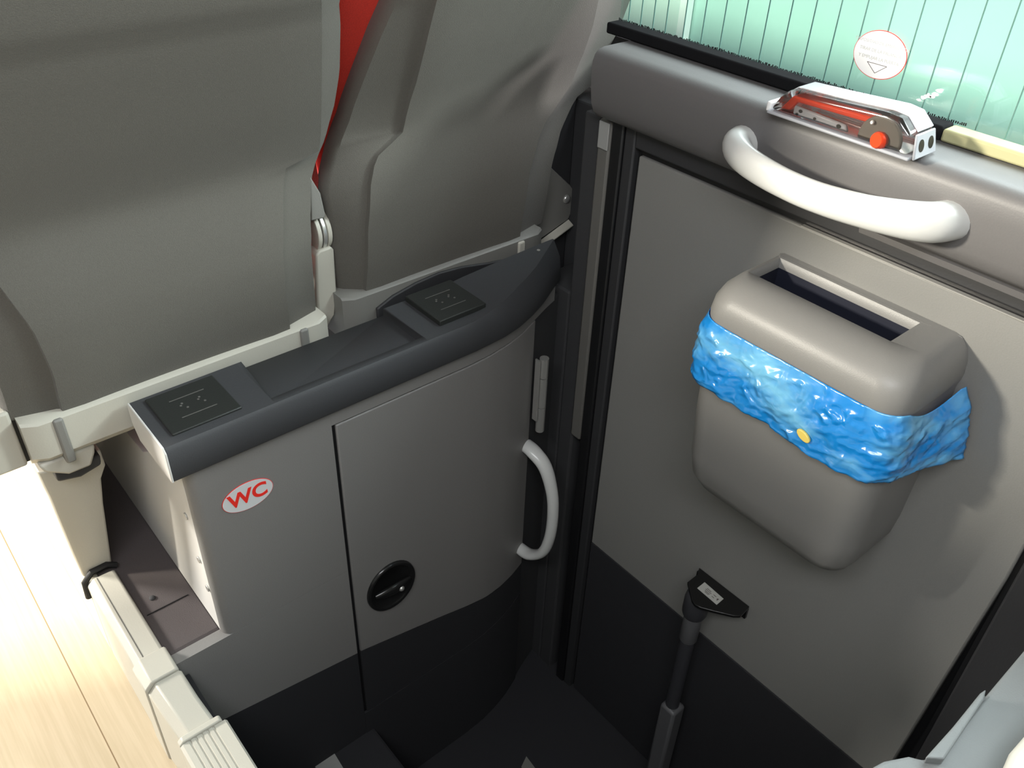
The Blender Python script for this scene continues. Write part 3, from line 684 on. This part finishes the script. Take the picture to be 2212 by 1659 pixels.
# left seat
LS = empty('passenger_seat', (-0.65, 0.3, PZ), 'grey backed seat on the aisle side, cream leg on the podium', 'seat')
outR = [(736, -60), (738, 0), (740, 50), (738, 150), (726, 224), (706, 298), (691, 335), (681, 360), (676, 390), (674, 472), (676, 547), (681, 610), (686, 672)]
ridR = [(690, -60), (694, 0), (696, 30), (696, 150), (694, 300), (688, 330), (640, 348), (618, 365), (612, 420), (612, 547), (618, 640), (626, 690)]
tO = table(outR, YL, 0.030); tR = table(ridR, YL, 0.0)
cxl = -0.665
mir = lambda t: [(z, 2 * cxl - x) for z, x in t]
seat_back('back_shell', YL, (mir(tO), mir(tR), tR, tO), 0.772, 1.42, M['seatback'], LS)
trim_band(YL, -0.880, -0.440, 0.700, 0.776, LS, M['cream'])
link('trim_rib', boxes((-0.492, -0.478, 0.1185, 0.14, 0.715, 0.774)), M['seattrim'], LS, bevel=0.003)
link('trim_rib', boxes((-0.845, -0.832, 0.1185, 0.14, 0.702, 0.774)), M['seattrim'], LS, bevel=0.003)
link('gap_strip', boxes((-0.8843, -0.8802, 0.158, 0.6, 0.701, 0.788)), M['rubber'], LS)
# foot lobe below the trim, dark underside
link('hinge_lobe', prism([(x, 0.135, z) for x, z in ((-0.876, 0.704), (-0.872, 0.690), (-0.845, 0.672), (-0.815, 0.672), (-0.806, 0.69), (-0.803, 0.704))], (0, 0.05, 0)), M['cream'], LS, bevel=0.004)
link('underside_seal', prism([(x, 0.150, z) for x, z in ((-0.858, 0.672), (-0.86, 0.655), (-0.83, 0.648), (-0.800, 0.655), (-0.798, 0.672))], (0, 0.08, 0)), M['frame'], LS, bevel=0.004)
# leg panel
bm = bmesh.new()
def lr(z, x0, x1, y0, y1): return [Vector((x0, y0 + .006, z)), Vector((x0 + .008, y0, z)), Vector((x1, y0, z)), Vector((x1, y1, z)), Vector((x0, y1, z))]
loft(bm, [lr(PZ + .001, -0.862, -0.817, 0.246, 0.66), lr(0.44, -0.866, -0.812, 0.232, 0.66), lr(0.54, -0.870, -0.806, 0.205, 0.66), lr(0.60, -0.872, -0.800, 0.190, 0.66), lr(0.625, -0.874, -0.790, 0.184, 0.66), lr(0.66, -0.876, -0.792, 0.176, 0.66)])
link('leg', bm, M['cream'], LS, angle=40, bevel=0.003)['label'] = 'cream leg panel'
link('side_cover', boxes((-0.930, -0.8845, 0.150, 0.66, 0.700, 0.79)), M['cream'], LS, bevel=0.004, seg=3)
# upholstery on the far side
def pad(xl, xr, yf, z0, z1, parent, n=20):
    bm = bmesh.new(); rings = []
    for k in range(n + 1):
        z = z0 + (z1 - z0) * k / n; y = yf(z) + 0.072
        bul = 0.012 * math.sin(math.pi * (z - z0) / (z1 - z0))
        rings.append([Vector((xl - bul, y, z)), Vector((xl - bul - .008, y + .03, z)), Vector((xl - bul, y + .075, z)), Vector((xl + .05, y + .10, z)), Vector((xr - .05, y + .10, z)),
                      Vector((xr + bul, y + .075, z)), Vector((xr + bul + .008, y + .03, z)), Vector((xr + bul, y, z))])
    loft(bm, rings); return link('upholstery', bm, M['red'], parent, angle=80)
pad(-0.855, -0.395, YL, 0.86, 1.42, LS)['label'] = 'red upholstery'
link('seat_cushion', boxes((-0.855, -0.44, 0.24, 0.68, 0.72, 0.82)), M['red'], LS, bevel=0.03, seg=4)
# mechanism between the seats
link('hinge_cover', prism([at(*p, 1, 0.168) for p in ((670, 380), (693, 418), (704, 466), (700, 472), (672, 478))], (0, 0.04, 0)), M['seattrim'], LS, bevel=0.002)
def arcplate(xc, w, mt, nm, rad=0.036):
    pts = []
    for k in range(15):
        a = math.radians(-60 + 150 * k / 14); pts.append((0.205 - rad * math.cos(a), 0.885 + rad * math.sin(a)))
    pts += [(0.235, 0.90), (0.235, 0.86)]
    return link(nm, prism([(xc - w / 2, y, z) for y, z in pts], (w, 0, 0)), mt, LS, bevel=0.001)
arcplate(-0.4165, 0.007, M['cream'], 'hinge_plate'); arcplate(-0.4080, 0.006, M['metal'], 'hinge_disc', 0.037); arcplate(-0.3995, 0.007, M['cream'], 'hinge_plate')
link('hinge_boot', prism([at(*p, 1, 0.170) for p in ((683, 552), (690, 543), (716, 533), (722, 540), (728, 630), (724, 680), (712, 700), (706, 712), (690, 712), (686, 640))], (0, 0.05, 0)), M['cream'], LS, bevel=0.003)
link('seat_base', boxes((-0.80, -0.46, 0.25, 0.62, 0.64, 0.715)), M['frame'], LS, bevel=0.01)
bm = tube([Vector((-0.535, 0.128, 0.722)) + Vector((0.012 * math.cos(a), 0, 0.012 * math.sin(a))) for a in [math.pi * k / 10 for k in range(11)]], 0.0016, n=8, up=(0, 1, 0))
link('belt_loop', bm, M['metal'], LS)

# right seat
RS = empty('passenger_seat', (-0.2, 0.3, PZ), 'grey backed seat by the window, bolted to the side wall', 'seat')
oLr = [(868, -60), (845, 0), (811, 75), (776, 164), (741, 264), (716, 338), (702, 396), (700, 425), (711, 477), (721, 537), (727, 600), (733, 645)]
rLr = [(962, -60), (945, 0), (925, 80), (900, 180), (872, 285), (862, 300), (830, 322), (812, 345), (802, 400), (796, 500), (792, 622)]
rRr = [(1296, -10), (1281, 60), (1260, 120), (1234, 187), (1200, 235), (1180, 262), (1164, 300), (1145, 372), (1130, 469), (1126, 497)]
oRr = [(1372, -30), (1360, 0), (1335, 64), (1319, 94), (1307, 120), (1284, 174), (1272, 187), (1252, 198), (1234, 228), (1212, 277), (1198, 331), (1191, 360), (1176, 445), (1168, 490)]
seat_back('back_shell', YR, (table(oLr, YR, .034), table(rLr, YR, 0), table(rRr, YR, 0), table(oRr, YR, .034)), 0.780, 1.36, M['seatback'], RS, wing=0.038)
trim_band(YR, -0.405, 0.010, 0.705, 0.786, RS, M['seattrim'], tilt=0.03)
link('trim_rib', boxes((-0.055, -0.040, 0.130, 0.15, 0.712, 0.782)), M['cream'], RS, bevel=0.003)
pad(-0.350, 0.04, YR, 0.86, 1.36, RS)['label'] = 'red upholstery'
link('seat_cushion', boxes((-0.375, 0.04, 0.25, 0.70, 0.72, 0.82)), M['red'], RS, bevel=0.03, seg=4)
link('seat_base', boxes((-0.38, 0.04, 0.20, 0.62, 0.62, 0.72)), M['frame'], RS, bevel=0.01)
link('shade_arc', prism([at(*p, 1, 0.128) for p in ((815, 668), (850, 640), (900, 612), (950, 590), (1000, 577), (1060, 568), (1110, 558), (1110, 640), (820, 720))], (0, 0.006, 0)), M['frame'], RS, bevel=0.002)  # dark plate standing in for the shadow under the seat
br = link('side_bracket', prism([at(*p, 1, 0.190) for p in ((1180, 352), (1195, 366), (1232, 400), (1242, 415), (1244, 432), (1228, 474), (1170, 515), (1150, 500))], (0, 0.005, 0)), M['seattrim'], RS, bevel=0.0015)
pb = at(1224, 430, 1, 0.189)
bm = bmesh.new(); bmesh.ops.create_uvsphere(bm, u_segments=14, v_segments=8, radius=0.0085, matrix=Matrix.Translation(pb) @ Matrix.Diagonal((1, .6, 1, 1)))
link('bolt', bm, M['metal'], br)
A = at(1228, 474, 1, 0.190); B = at(1166, 520, 1, 0.190)
bm = bmesh.new(); loft(bm, [[A, B, B + Vector((0, -.014, -.006)), A + Vector((0, -.014, -.006))], [q + Vector((0, 0, -.002)) for q in (A, B, B + Vector((0, -.014, -.006)), A + Vector((0, -.014, -.006)))]])
link('bracket_flange', bm, M['cream'], br)
link('mounting_foot', boxes((0.03, 0.1245, 0.1955, 0.23, 0.60, 1.06)), M['frame'], RS, bevel=0.003)  # foot extended upward as an added dark screen hiding the lit side wall behind

# ------------------------------------------------------------------ strut with mounting bracket on the door
ST = empty('support_strut', (-0.035, -0.37, -0.35), 'dark upright strut with a labelled black bracket, below the waste bin', 'strut')
zb = 0.306
def atz(px, py): return at(px, py, 2, zb)
pl = [Vector((0.005, -0.328, zb)), Vector((0.005, -0.440, zb)), atz(1600, 1330), atz(1585, 1330), atz(1543, 1320), atz(1513, 1312), atz(1502, 1306), atz(1495, 1297), atz(1485, 1257), atz(1507, 1240)]
bk = link('bracket', prism(pl, (0, 0, -0.006)), M['black'], ST, bevel=0.001)
link('back_flange', boxes((0.0005, 0.0055, -0.440, -0.328, zb - 0.03, zb - 0.0065)), M['black'], ST)
lab = [atz(1506, 1271), atz(1522, 1258), atz(1563, 1294), atz(1548, 1307)]
lb = tag(link('rating_label', prism([q + Vector((0, 0, .0003)) for q in lab], (0, 0, .0004)), M['label']), 'small white printed label on the black bracket', 'label')
bm = bmesh.new(); ex = (lab[2] - lab[1]); ey = (lab[0] - lab[1])
for (u, v, l_) in ((.26, .30, .22), (.24, .45, .30), (.26, .60, .26), (.30, .72, .20), (.62, .35, .14), (.62, .60, .12)):
    c = lab[1] + ex * u + ey * v + Vector((0, 0, .0008)); a = ex * l_; w_ = ey * .05
    loft(bm, [[c, c + a, c + a + w_, c + w_], [q + Vector((0, 0, .0002)) for q in (c, c + a, c + a + w_, c + w_)]])
c = lab[1] + ex * .90 + ey * .35 + Vector((0, 0, .0008))
loft(bm, [[c, c - ex * .08 + ey * .1, c - ex * .02 + ey * .3, c + ey * .12], [q + Vector((0, 0, .0002)) for q in (c, c - ex * .08 + ey * .1, c - ex * .02 + ey * .3, c + ey * .12)]])
link('print', bm, M['darkink'], lb, smooth=False)
sx_, sy_ = -0.036, -0.363
link('collar', tube([(sx_, sy_, zb - .0065), (sx_, sy_, zb - .012), (sx_, sy_, zb - .02), (sx_, sy_, zb - .055), (sx_, sy_, zb - .062)], [.018, .021, .0225, .0225, .020], n=24), M['post'], ST, angle=50)
link('sleeve', tube([(sx_, sy_, zb - .0622), (sx_, sy_, zb - .130), (sx_, sy_, zb - .136)], [.0165, .0165, .013], n=24), M['postgrey'], ST, angle=50)
link('post', tube([(sx_, sy_, zb - .137), (sx_, sy_, -0.03)], .0135, n=20), M['post'], ST, angle=50)
link('lower_sleeve', boxes((sx_ - .018, sx_ + .018, sy_ - .020, sy_ + .016, -0.349, -0.03)), M['postgrey'], ST, bevel=0.006)
# pale marks on the stair
tag(link('step_marker', prism([at(p, q, 2, -0.0995) for p, q in ((680, 1655), (722, 1627), (760, 1690), (718, 1722))], (0, 0, 0.001)), M['inner'], smooth=False), 'pale rectangular marker on the stair tread below the cubicle', 'marker')
tag(link('paper_scrap', prism([at(p, q, 2, -0.3495) for p, q in ((1126, 1657), (1137, 1634), (1160, 1665), (1150, 1690))], (0, 0, 0.001)), M['seattrim'], smooth=False), 'tiny pale scrap on the stairwell floor at the bottom edge', 'scrap')

# ------------------------------------------------------------------ near seat at the lower right
NS = empty('passenger_seat', (-0.2, -1.2, 0.36), 'cool grey seat corner close by at the lower right of the photo', 'seat')
def near_poly(pts, z0, dz, name, mt, bev=0.012, sh=0.9):
    top = [at(px, py, 2, z0) for px, py in pts]; c = sum(top, Vector()) / len(top)
    bot = [c + (q - c) * sh + (Vector((0.03, -0.05, -dz)) if dz > 0.05 else Vector((0, 0, -dz))) for q in top]
    bm = bmesh.new(); loft(bm, [top, bot]); return link(name, bm, mt, NS, bevel=bev, seg=4)
near_poly([(1840, 1720), (1872, 1658), (1905, 1640), (1960, 1629), (1996, 1638), (2030, 1610), (2074, 1562), (2124, 1502), (2212, 1398), (2420, 1120), (2600, 1500), (2500, 1800), (2100, 1900)], 0.80, 0.10, 'side_shell', M['armgrey'], 0.005)
near_poly([(1999, 1636), (2060, 1568), (2118, 1496), (2132, 1486), (2126, 1510), (2085, 1572), (2040, 1640)], 0.812, 0.02, 'edge_rail', M['armgrey'], 0.002)
near_poly([(2150, 1690), (2180, 1622), (2260, 1530), (2500, 1400), (2600, 1600), (2300, 1900)], 0.83, 0.02, 'arm_pad', M['cream'], 0.006)
link('recline_slot', prism([at(px, py, 2, 0.8008) for px, py in ((2074, 1562), (2080, 1570), (2130, 1508), (2124, 1500))], (0, 0, 0.0006)), M['black'], NS)
link('seat_base', boxes((-0.35, 0.0, -1.6, -1.1, 0.365, 0.68)), M['armgrey'], NS, bevel=0.02)
